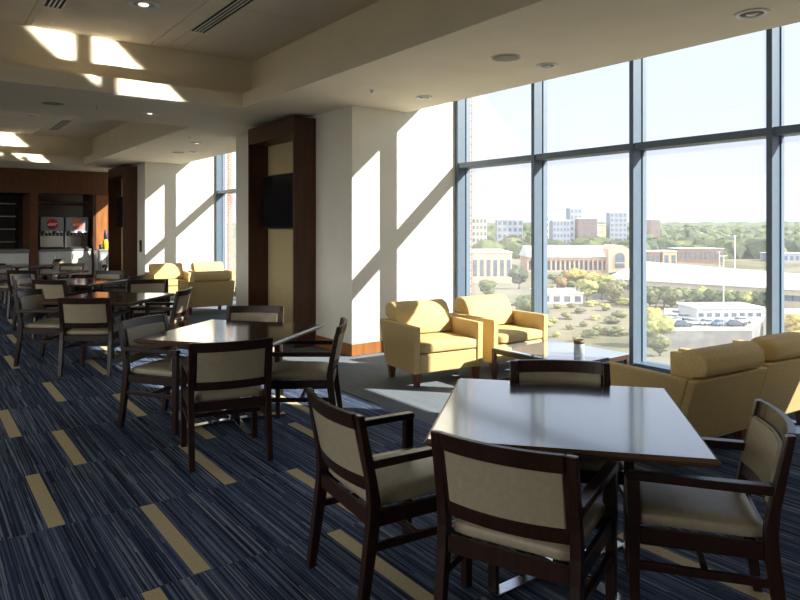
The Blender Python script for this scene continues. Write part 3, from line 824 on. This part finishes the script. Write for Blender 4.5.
# buildings
def block(name, px0, px1, ybase, ytop, dd, matl, label, rows=3, cols=6, roofm='roofgrey', winm='winfar', z=GZ, cat='building', group=None, yaw=0.0, roof_units=0, winh=.55):
    """box building facing the camera: width from image columns, base and top from image rows"""
    d = dep(ybase, EYE - z); a = place(px0, d, z); b_ = place(px1, d, z)
    w = (b_ - a).length; h = (ybase - ytop) * d / FPX
    root = empty(name, (a + b_) / 2, -YAW + yaw); tag(root, label, cat, group)
    ax = Vector((math.cos(-YAW + yaw), math.sin(-YAW + yaw), 0)); ay = Vector((-ax.y, ax.x, 0)); n_ = max(2, int(w / 8))
    for i in range(n_ + 1):
        for q_ in (0, .5, 1): pp = (a + b_) / 2 + ax * (w * (i / n_ - .5)) + ay * (dd * q_); OCC.append((pp.x, pp.y, 4.5))
    mb = MB(); mb.box((-w / 2, 0, 0), (w / 2, dd, h)); mb.done('walls', M[matl], root)
    mb = MB(); mb.box((-w / 2 - .3, -.3, h), (w / 2 + .3, dd + .3, h + max(.4, .04 * h)), 0); mb.done('roof', M[roofm], root)
    for i in range(roof_units):
        u = -w / 2 + w * (i + .6) / (roof_units + .3)
        mb = MB(); mb.box((u - w * .06, dd * .3, h + .4), (u + w * .06, dd * .6, h + .4 + .18 * h), .05, 1); mb.done('roof_unit', M['officewhite'], root)
    cw = w / cols; ch = h / rows
    for r_ in range(rows):
        for c_ in range(cols):
            x = -w / 2 + cw * (c_ + .5); z0 = ch * (r_ + .5)
            mb = MB(); mb.box((x - cw * .3, -.08, z0 - ch * winh / 2), (x + cw * .3, .05, z0 + ch * winh / 2)); mb.done('window', M[winm], root)
    return root

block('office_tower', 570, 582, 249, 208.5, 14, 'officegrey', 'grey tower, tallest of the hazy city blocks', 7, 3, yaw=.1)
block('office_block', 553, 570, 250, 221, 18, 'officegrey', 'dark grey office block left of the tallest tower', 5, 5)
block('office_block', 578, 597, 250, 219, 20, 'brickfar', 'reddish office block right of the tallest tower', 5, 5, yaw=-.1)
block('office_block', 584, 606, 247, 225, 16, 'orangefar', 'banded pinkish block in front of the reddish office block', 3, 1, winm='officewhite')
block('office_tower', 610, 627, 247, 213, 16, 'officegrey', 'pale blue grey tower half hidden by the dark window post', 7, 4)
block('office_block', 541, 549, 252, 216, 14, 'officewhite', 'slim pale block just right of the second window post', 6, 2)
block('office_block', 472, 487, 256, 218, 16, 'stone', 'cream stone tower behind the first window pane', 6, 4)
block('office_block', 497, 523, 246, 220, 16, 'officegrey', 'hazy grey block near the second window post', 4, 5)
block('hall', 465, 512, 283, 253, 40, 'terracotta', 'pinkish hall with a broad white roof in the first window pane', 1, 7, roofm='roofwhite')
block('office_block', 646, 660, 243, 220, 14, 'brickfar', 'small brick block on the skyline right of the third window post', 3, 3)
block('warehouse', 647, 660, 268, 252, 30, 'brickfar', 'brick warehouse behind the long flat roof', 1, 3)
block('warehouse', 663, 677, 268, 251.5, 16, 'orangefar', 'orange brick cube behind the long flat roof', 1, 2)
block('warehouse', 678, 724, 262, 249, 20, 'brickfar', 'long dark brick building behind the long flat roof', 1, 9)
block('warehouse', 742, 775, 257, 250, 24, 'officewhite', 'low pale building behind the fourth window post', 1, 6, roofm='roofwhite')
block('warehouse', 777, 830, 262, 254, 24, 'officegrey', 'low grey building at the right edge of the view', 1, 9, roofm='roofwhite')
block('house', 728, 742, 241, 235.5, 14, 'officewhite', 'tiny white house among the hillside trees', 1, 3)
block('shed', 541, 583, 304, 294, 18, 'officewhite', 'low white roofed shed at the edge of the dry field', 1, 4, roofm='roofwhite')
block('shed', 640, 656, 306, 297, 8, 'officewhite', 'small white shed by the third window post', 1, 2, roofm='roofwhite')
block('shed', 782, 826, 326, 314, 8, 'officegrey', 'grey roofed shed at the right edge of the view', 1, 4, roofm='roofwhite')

def occ_line(p, q, w_, r):
    n = max(2, int((q - p).length / 6))
    for i in range(n + 1):
        for k in range(3):
            c = p.lerp(q, i / n) + FW * (w_ * k / 2); OCC.append((c.x, c.y, r))
# long arcade hall with gabled end arch
def arcade():
    d = dep(272); a = place(528, d, GZ); b_ = place(607, d, GZ); w = (b_ - a).length
    k = d / FPX
    root = tag(empty('arcade_hall', (a + b_) / 2, -YAW), 'long cream hall with a row of arched bays under a pale roof', 'building')
    h = 15 * k
    mb = MB()
    n = 17; cw = w / n
    mb.box((-w / 2, 1.0, 0), (w / 2, 26, h)); mb.box((-w / 2, 0, h * .80), (w / 2, 1.0, h)); mb.box((-w / 2, 0, 0), (w / 2, 1.0, h * .12))
    for i in range(n + 1):
        x = -w / 2 + i * cw; mb.box((x - cw * .18, -.15, h * .12), (x + cw * .18, 1.0, h * .80))
    mb.done('arched_wall', M['terracotta'], root)
    for i in range(n):
        x = -w / 2 + (i + .5) * cw
        mb = MB(); r = cw * .32
        pts = [(x - r, h * .12)] + [(x - r * math.cos(t_), h * .62 + r * math.sin(t_)) for t_ in [j * PI / 8 for j in range(9)]] + [(x + r, h * .12)]
        mb.prism(pts, 'y', .8, .99); mb.done('window', M['winfar'], root)
    mb = MB(); mb.prism([(-1.2, h), (27, h), (15, h + 10.5 * k), (9, h + 10.5 * k)], 'x', -w / 2 - .5, w / 2); mb.done('roof', M['roofwhite'], root)
    occ_line(place(528, d), place(632, d), 26, 7)
    a = place(608.5, d - 6, GZ); b_ = place(632, d - 6, GZ); w2 = (b_ - a).length
    root = tag(empty('pavilion', (a + b_) / 2, -YAW), 'tall pinkish pavilion with one great arch at the end of the arcade hall', 'building')
    h2 = 27 * k; r = w2 * .2
    arch = [(-w2 * .02 - r, 3)] + [(-w2 * .02 - r * math.cos(j * PI / 12), h2 * .56 + r * math.sin(j * PI / 12)) for j in range(13)] + [(-w2 * .02 + r, 3)]
    mb = MB(); mb.prism([(-w2 / 2, 0), (w2 / 2, 0), (w2 / 2, h2 * .82), (w2 * .1, h2), (-w2 * .16, h2), (-w2 / 2, h2 * .86)], 'y', 0, 24); mb.done('walls', M['terracotta'], root)
    mb = MB(); mb.prism(arch, 'y', -.35, .02); aw = mb.done('arch_window', M['winfar'], root)
    mb = MB(); mb.box((-w2 * .02 - r, -.5, h2 * .34), (-w2 * .02 + r, -.36, h2 * .38)); mb.done('glazing_bar', M['stone'], aw)
arcade()

# long flat-roofed shed
def long_roof():
    zr = EYE - 20.0
    def rp(px, y): return place(px, FPX * 20.0 / (y - HY), zr)
    q = [rp(608, 277), rp(840, 290.5), rp(840, 277.5), rp(645, 261.5)]
    c = (q[0] + q[2]) / 2; c.z = GZ
    for i in range(41):
        for k in range(7): pp = q[0].lerp(q[1], i / 40).lerp(q[3].lerp(q[2], i / 40), k / 6); OCC.append((pp.x, pp.y, 5))
    root = tag(empty('long_warehouse', c), 'very long building with a pale flat roof across the middle of the view', 'building')
    mb = MB(); b = bmesh.new()
    lo = [b.verts.new((p.x - c.x, p.y - c.y, 0)) for p in q]; hi = [b.verts.new((p.x - c.x, p.y - c.y, 7.3)) for p in q]
    for i in range(4): b.faces.new((lo[i], lo[(i + 1) % 4], hi[(i + 1) % 4], hi[i]))
    b.faces.new(lo[::-1]); b.faces.new(hi); bmesh.ops.recalc_face_normals(b, faces=b.faces[:]); mb.add(b); mb.done('walls', M['stone'], root)
    mb = MB(); b = bmesh.new(); cc = sum((p - c for p in q), Vector()) / 4
    qq = [(p - c) + ((p - c) - cc).normalized() * .9 for p in q]
    lo = [b.verts.new((p.x, p.y, 7.31)) for p in qq]; hi = [b.verts.new((p.x, p.y, 8.0)) for p in qq]
    for i in range(4): b.faces.new((lo[i], lo[(i + 1) % 4], hi[(i + 1) % 4], hi[i]))
    b.faces.new(lo[::-1]); b.faces.new(hi); bmesh.ops.recalc_face_normals(b, faces=b.faces[:]); mb.add(b); mb.done('roof', M['roofgrey'], root)
    # windows along the front
    A = q[0] - c; B = q[1] - c; n = 18
    dirv = (B - A); dirv.z = 0; L = dirv.length; dirv.normalize(); nrm = Vector((dirv.y, -dirv.x, 0))
    for i in range(n):
        p = A + dirv * (L * (i + .5) / n); p.z = 4.6
        mb = MB(); mb.bar(p - dirv * 2.4 + nrm * .06, p + dirv * 2.4 + nrm * .06, .2, 1.8, up=(0, 0, 1)); mb.done('window', M['winfar'], root)
long_roof()

# raised car park with retaining wall, office and cars
PZ = GZ + 4.0
def carpark():
    f = [place(664, 150, 0), place(752, 150, 0), place(778, 192, 0), place(664, 192, 0)]
    c = sum(f, Vector()) / 4; c.z = GZ
    mb = MB(); b = bmesh.new()
    lo = [b.verts.new((p.x, p.y, GZ)) for p in f]; hi = [b.verts.new((p.x, p.y, PZ)) for p in f]
    for i in range(4):
        ff = b.faces.new((lo[i], lo[(i + 1) % 4], hi[(i + 1) % 4], hi[i]))
    b.faces.new(lo[::-1]); top = b.faces.new(hi); bmesh.ops.recalc_face_normals(b, faces=b.faces[:])
    me = bpy.data.meshes.new('parking_terrace')
    top.material_index = 1
    b.to_mesh(me); b.free(); me.materials.append(M['concrete']); me.materials.append(M['asphalt'])
    o = bpy.data.objects.new('parking_terrace', me); COL.objects.link(o); struct(o)
carpark()
block('site_office', 696, 764, 321, 308.5, 10, 'officewhite', 'low white office beside the parked cars', 1, 8, roofm='roofwhite', z=PZ, roof_units=2, yaw=.06, winh=.3)

def make_car():
    root = empty('car')
    mb = MB(); mb.prism([(-2.25, .32), (2.25, .32), (2.28, .62), (2.1, .82), (1.1, .92), (-1.9, .95), (-2.25, .85)], 'y', -.88, .88, .06, 2); body = mb.done('body', M['carwhite'], root)
    mb = MB(); mb.prism([(-1.75, .93), (1.05, .91), (.35, 1.42), (-1.15, 1.46)], 'y', -.78, .78, .05, 2); mb.done('cabin', M['winfar'], root)
    mb = MB(); mb.prism([(-1.1, 1.43), (.3, 1.40), (.25, 1.48), (-1.05, 1.51)], 'y', -.76, .76, .02, 1); mb.done('roof', M['carwhite'], root)
    for x in (-1.4, 1.4):
        for s in (-1, 1):
            mb = MB(); mb.lathe([(.2, -.1), (.32, -.1), (.32, .1), (.2, .1)], n=16); mb.xf(Matrix.Rotation(PI / 2, 4, 'X')); mb.done('wheel', M['tyre'], root, loc=(x, s * .82, .32))
    return root
car0 = make_car(); firstc = True
def car(px, y, mk, label, heading=0.0, z=PZ):
    global firstc
    if firstc: o = car0; firstc = False
    else:
        o = copy_tree(car0)
    o.location = gpos(px, y, z); o.rotation_euler.z = -YAW + heading; tag(o, label, 'car', 'parked cars')
    if mk != 'carwhite':
        for ch in o.children:
            if ch.name.split('.')[0] in ('body', 'roof'):
                ch.data = ch.data.copy(); ch.data.materials.clear(); ch.data.materials.append(M[mk])
proto_done = False
cars = [(672, 322.5, 'carwhite', 'white car at the left end of the parked row', .25), (685, 319.5, 'carsilver', 'silver car second from the left in the parked row', .3),
        (694, 324.5, 'carwhite', 'white car parked at the front beside the office corner', .1), (683, 326.5, 'cardark', 'dark car parked nearest the retaining wall', .1), (708, 325, 'carsilver', 'silver car in front of the left end of the office', .15),
        (721, 325.5, 'carblue', 'blue car in front of the middle of the office', .4), (736, 326, 'cardark', 'dark car toward the right in front of the office', .1), (742, 323, 'carwhite', 'white car at the right in front of the office', .1),
        (677, 315.5, 'carwhite', 'white car at the back of the lot left of the office', .9), (688, 314.5, 'carred', 'red car at the back of the lot left of the office', .9)]
# colour the copies first: keep the prototype white
car(*cars[0][:4], cars[0][4])
for cdef in cars[1:]: car(*cdef[:4], cdef[4])
car(786, 327, 'carwhite', 'white car alone on the ground at the right edge of the view', .5, GZ)
# light poles
for px, y, top, lab in ((723.5, 326, 256, 'tall thin light pole rising beside the white office'), (735, 300, 236, 'thin light pole behind the office roof'), (719.5, 296, 252, 'shorter light pole left of the tall one')):
    z = PZ if y > 310 else GZ
    d = dep(y, EYE - z); p = gpos(px, y, z); h = (y - top) * d / FPX
    root = tag(empty('light_pole', p, -YAW), lab, 'pole', 'car park light poles')
    mb = MB(); mb.lathe([(.16, 0), (.14, h * .5), (.09, h)], n=10); mb.done('shaft', M['pole'], root)
    mb = MB(); mb.bar((-.9, 0, h), (.9, 0, h + .05), .12, .1); mb.done('lamp_arm', M['pole'], root)

# foreground and middle trees
near = [(577, 291, 9, 'leafyellow', 'golden yellow autumn tree in the dry field', 1.0), (592, 293, 8.0, 'leafyellow', 'yellow tree right of the golden one', 1.1), (602, 300, 8.5, 'leaflime', 'broad lime green tree in the dry field', 1.3),
        (587, 302, 7.5, 'leaflime', 'lime green tree in front of the yellow trees', 1.2), (616, 305, 8, 'leafolive', 'olive tree by the dark third window post', 1.1), (562, 294, 6, 'leafrust', 'rust coloured tree left of the golden one', 1.0),
        (614, 283, 5, 'leafdark', 'small round dark tree before the pavilion arch', 1.1), (598, 283, 5, 'leafrust', 'rusty shrub below the arcade', 1.3), (553, 284, 4.5, 'leafgreen', 'small green tree below the left end of the arcade', 1.2),
        (655, 346, 6.5, 'leaflime', 'yellow green tree rising low by the third window post', 1.1), (648, 335, 6.5, 'leafyellow', 'straw yellow tree by the third window post', 1.0), (660, 356, 4, 'leafolive', 'olive shrub at the foot of the retaining wall', 1.2),
        (792, 340, 5.5, 'leafyellow', 'yellow shrub at the right edge below the lone car', 1.3), (527, 322, 7, 'leafgreen', 'green tree low in the first pane', 1.2), (486, 300, 7, 'leafgreen', 'green tree before the pinkish hall', 1.2), (519, 289, 8, 'leafdark', 'dark tree at the end of the pinkish hall', 1.2)]
for px, y, h, mk, lab, wd in near: tree(px, y, h * 1.35, mk, lab, None, wide=wd)
# row in front of the long flat roof
for i in range(18):
    px = 642 + i * 7.4 + random.uniform(-1.5, 1.5)
    tree(px, 307.5 + i * .28 + random.uniform(-1.2, 1.2), random.uniform(7, 9.5), random.choice(['leafgreen', 'leafgreen', 'leafolive', 'leafdark', 'leaflime']), 'green tree in the row before the long flat roofed building', 'trees before the long flat roof', wide=1.0)
# middle distance woods
def scatter(n, x0, x1, y0, y1, h0, h1, cols, lab, grp):
    for i in range(n):
        for t_ in range(40):
            px = random.uniform(x0, x1); y = random.uniform(y0, y1); h = random.uniform(h0, h1); wd = random.uniform(1.0, 1.35)
            if free(gpos(px, y), 6.2 * h / 12.5 * wd): break
        else: continue
        tree(px, y, h, random.choice(cols), lab, grp, trunk=False, wide=wd)
scatter(70, 642, 830, 236, 253, 10, 16, ['leafgreen', 'leafolive', 'leafdark', 'leafgreen', 'leafdark'], 'hazy green tree in the woods beyond the long flat roof', 'trees in the woods beyond the long roof')
scatter(50, 460, 640, 236, 256, 10, 15, ['leafgreen', 'leafolive', 'leafdark'], 'hazy tree among the distant city blocks', 'trees among the city blocks')
scatter(14, 468, 540, 262, 276, 8, 12, ['leafgreen', 'leafdark'], 'hazy green tree behind the pinkish hall in the first pane', 'trees behind the pinkish hall')
for px, y in ((546, 312), (558, 309), (571, 306), (553, 322), (566, 318), (580, 312), (593, 307), (606, 310), (617, 304), (622, 318), (611, 322), (597, 318), (586, 325), (571, 331), (556, 336), (602, 333), (618, 334), (590, 339), (547, 328), (576, 341), (624, 290), (552, 290), (570, 287), (622, 306), (538, 300), (515, 306), (500, 312), (480, 316)):
    tree(px + random.uniform(-2, 2), y + random.uniform(-2, 2), random.uniform(2.2, 4.2), random.choice(['leafolive', 'leafgreen', 'leaflime', 'leafolive']), 'small scrub bush on the dry field below the windows', 'scrub on the dry field', trunk=False, wide=random.uniform(1.2, 2.0))
for px, y, h in ((566, 281, 8), (574, 279, 8), (583, 281, 7), (592, 282, 7), (558, 283, 6), (623, 282, 7), (633, 284, 7)):
    tree(px, y, h, random.choice(['leafdark', 'leafgreen', 'leafolive']), 'green tree in the belt below the arcade hall', 'trees below the arcade hall', trunk=False, wide=1.2)
def woods():
    rnd = random.Random(5); bm = bmesh.new()
    pick = ['leafdark', 'leafgreen', 'leafolive', 'leafgreen']
    for i in range(1500):
        d = 560 + 1500 * rnd.random() ** 1.3; px = rnd.uniform(430, 860); r = rnd.uniform(6, 12)
        lift = max(0, (d - 1250) / 1820) ** .5 * 24 if d > 1250 else 0
        p = place(px, d, GZ + lift + r * .4)
        if not free(p, r): continue
        b = bmesh.new(); bmesh.ops.create_icosphere(b, subdivisions=2, radius=1)
        for v in b.verts:
            k = 1 + .4 * noise.noise(v.co * 2.1 + Vector((i, 0, 3)))
            v.co = Vector((v.co.x * r * k * 1.15 + p.x, v.co.y * r * k * 1.15 + p.y, v.co.z * r * k + p.z))
        mi = rnd.choice((0, 0, 1, 1, 2, 3))
        for f in b.faces: f.material_index = mi
        me = bpy.data.meshes.new('t'); b.to_mesh(me); b.free(); n0 = len(bm.faces); bm.from_mesh(me); bpy.data.meshes.remove(me)
    me = bpy.data.meshes.new('woodland'); bm.to_mesh(me); bm.free()
    for q in pick: me.materials.append(M[q])
    o = bpy.data.objects.new('woodland', me); COL.objects.link(o); o['kind'] = 'stuff'
    tag(o, 'hazy woods covering the far hills along the skyline', 'woods')
woods()

# ---------------------------------------------------------------- light
SKY, SKYFILL, EXPO = 0.36, 1.5, 1.72
SUN = Vector((-0.89, 1.0, -0.80)).normalized()
l = bpy.data.lights.new('sun', 'SUN'); l.energy = 5.0; l.angle = math.radians(0.6); l.color = (1.0, 0.93, 0.80)
o = bpy.data.objects.new('sun', l); COL.objects.link(o); o.rotation_euler = SUN.to_track_quat('-Z', 'Y').to_euler(); o.location = (30, -30, 40)

# added narrow-beam lamps standing in for sun mirrored upward off the glass coffee table
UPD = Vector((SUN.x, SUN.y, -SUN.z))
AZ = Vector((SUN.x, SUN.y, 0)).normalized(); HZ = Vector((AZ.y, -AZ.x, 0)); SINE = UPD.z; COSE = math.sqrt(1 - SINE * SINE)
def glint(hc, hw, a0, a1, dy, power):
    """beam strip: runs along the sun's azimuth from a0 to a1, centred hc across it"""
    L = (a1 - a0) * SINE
    a = bpy.data.lights.new('glint_beam_lamp', 'AREA'); a.shape = 'RECTANGLE'; a.size = hw; a.size_y = L; a.spread = math.radians(1.2); a.energy = power * hw * L; a.color = (1.0, .95, .83)
    ob = bpy.data.objects.new('glint_beam_lamp', a); COL.objects.link(ob)
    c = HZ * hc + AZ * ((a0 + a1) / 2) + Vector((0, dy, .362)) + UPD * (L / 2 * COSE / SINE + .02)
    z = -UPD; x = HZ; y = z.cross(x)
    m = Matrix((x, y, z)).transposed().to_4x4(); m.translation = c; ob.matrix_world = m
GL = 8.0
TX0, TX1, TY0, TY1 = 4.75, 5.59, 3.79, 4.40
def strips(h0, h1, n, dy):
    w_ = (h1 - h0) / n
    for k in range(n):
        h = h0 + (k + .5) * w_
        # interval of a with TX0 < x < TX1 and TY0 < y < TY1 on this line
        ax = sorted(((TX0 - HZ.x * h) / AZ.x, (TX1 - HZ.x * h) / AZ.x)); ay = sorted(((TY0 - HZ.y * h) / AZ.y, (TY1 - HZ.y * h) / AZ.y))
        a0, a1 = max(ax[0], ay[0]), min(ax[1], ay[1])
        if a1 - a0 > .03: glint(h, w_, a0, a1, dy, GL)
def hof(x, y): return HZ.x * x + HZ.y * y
for dy, n in ((0, 7), (9.40, 4)):  # second lamp set lights the far bay, where no table stands
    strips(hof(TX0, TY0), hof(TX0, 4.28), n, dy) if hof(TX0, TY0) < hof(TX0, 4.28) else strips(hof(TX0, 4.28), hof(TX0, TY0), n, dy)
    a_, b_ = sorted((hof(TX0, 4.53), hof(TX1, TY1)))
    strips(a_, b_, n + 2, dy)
def portal(x, y, z, sx, sz, direction):
    p = bpy.data.lights.new('daylight_portal', 'AREA'); p.shape = 'RECTANGLE'; p.size = sx; p.size_y = sz; p.cycles.is_portal = True
    ob = bpy.data.objects.new('daylight_portal', p); COL.objects.link(ob); ob.location = (x, y, z)
    ob.rotation_euler = Vector(direction).to_track_quat('-Z', 'Y').to_euler()
portal(6.30, 4.15, 2.0, 5.3, 4.0, (-1, 0, 0))
portal(6.30, 13.05, 2.0, 5.3, 4.0, (-1, 0, 0))
portal(XL - .22, 7.5, 1.75, 21, 2.6, (1, 0, 0))
portal(6.30, 17.5, 2.0, 2.9, 4.0, (-1, 0, 0))

w = bpy.data.worlds.new('sky'); scene.world = w; w.use_nodes = True
nt = w.node_tree; bg = nt.nodes['Background']; LK = nt.links.new
tc = nd(nt, 'ShaderNodeTexCoord'); sp = nd(nt, 'ShaderNodeSeparateXYZ'); LK(tc.outputs['Generated'], sp.inputs[0])
r = ramp(nt, [(0.0, (0.88, 0.89, 1.0)), (0.14, (0.81, 0.85, 1.0)), (0.28, (0.69, 0.785, 1.0)), (0.45, (0.42, 0.60, 0.98)), (1.0, (0.30, 0.46, 0.85))])
LK(sp.outputs['Z'], r.inputs['Fac'])
# thin cloud
cl = nd(nt, 'ShaderNodeTexNoise'); cl.inputs['Scale'].default_value = 2.2; cl.inputs['Detail'].default_value = 6
mp = nd(nt, 'ShaderNodeMapping'); mp.inputs['Scale'].default_value = (1, 1, 4); LK(tc.outputs['Generated'], mp.inputs[0]); LK(mp.outputs[0], cl.inputs['Vector'])
cr = nd(nt, 'ShaderNodeMapRange'); cr.inputs['From Min'].default_value = .48; cr.inputs['From Max'].default_value = .75; cr.inputs['To Max'].default_value = .5
LK(cl.outputs['Fac'], cr.inputs['Value'])
mx = nd(nt, 'ShaderNodeMixRGB'); LK(cr.outputs[0], mx.inputs['Fac']); LK(r.outputs['Color'], mx.inputs['Color1']); mx.inputs['Color2'].default_value = (0.95, 0.96, 1.0, 1)
LK(mx.outputs['Color'], bg.inputs['Color'])
WARM = (1.0, 0.94, 0.85)
# unseen south west half of the sky, brightened and warmed to fill the room
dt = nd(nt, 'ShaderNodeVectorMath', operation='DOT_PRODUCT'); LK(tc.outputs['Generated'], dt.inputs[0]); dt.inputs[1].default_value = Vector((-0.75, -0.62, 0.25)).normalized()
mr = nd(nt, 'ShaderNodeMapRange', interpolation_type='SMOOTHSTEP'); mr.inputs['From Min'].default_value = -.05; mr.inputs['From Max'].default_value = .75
mr.inputs['To Min'].default_value = SKY; mr.inputs['To Max'].default_value = SKYFILL
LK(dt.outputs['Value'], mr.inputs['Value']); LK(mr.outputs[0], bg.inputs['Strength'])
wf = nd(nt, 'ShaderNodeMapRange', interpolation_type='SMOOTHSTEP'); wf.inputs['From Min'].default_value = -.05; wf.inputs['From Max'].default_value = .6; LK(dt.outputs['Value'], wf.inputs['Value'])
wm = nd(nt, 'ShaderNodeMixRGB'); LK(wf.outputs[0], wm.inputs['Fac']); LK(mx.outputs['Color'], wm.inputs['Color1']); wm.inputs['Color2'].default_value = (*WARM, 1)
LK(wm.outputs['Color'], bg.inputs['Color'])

# ---------------------------------------------------------------- camera and view
cam = bpy.data.cameras.new('camera'); co = bpy.data.objects.new('camera', cam); COL.objects.link(co)
cam.sensor_width = 36; cam.sensor_fit = 'HORIZONTAL'; cam.lens = 36 * FPX / 800
co.location = (0, 0, EYE); co.rotation_euler = (PI / 2, 0, -YAW)
cam.shift_y = (HY - 300) / 800.0; cam.clip_end = 8000; cam.clip_start = .05
scene.camera = co
vs = scene.view_settings
scene.display_settings.display_device = 'sRGB'
vs.view_transform = 'Standard'; vs.look = 'None'; vs.exposure = EXPO; vs.gamma = 1.0; vs.use_curve_mapping = False
cy = scene.cycles
cy.use_denoising = True
cy.max_bounces = 10; cy.diffuse_bounces = 6; cy.glossy_bounces = 4; cy.transparent_max_bounces = 12
cy.sample_clamp_indirect = 6.0; cy.caustics_reflective = False; cy.caustics_refractive = False
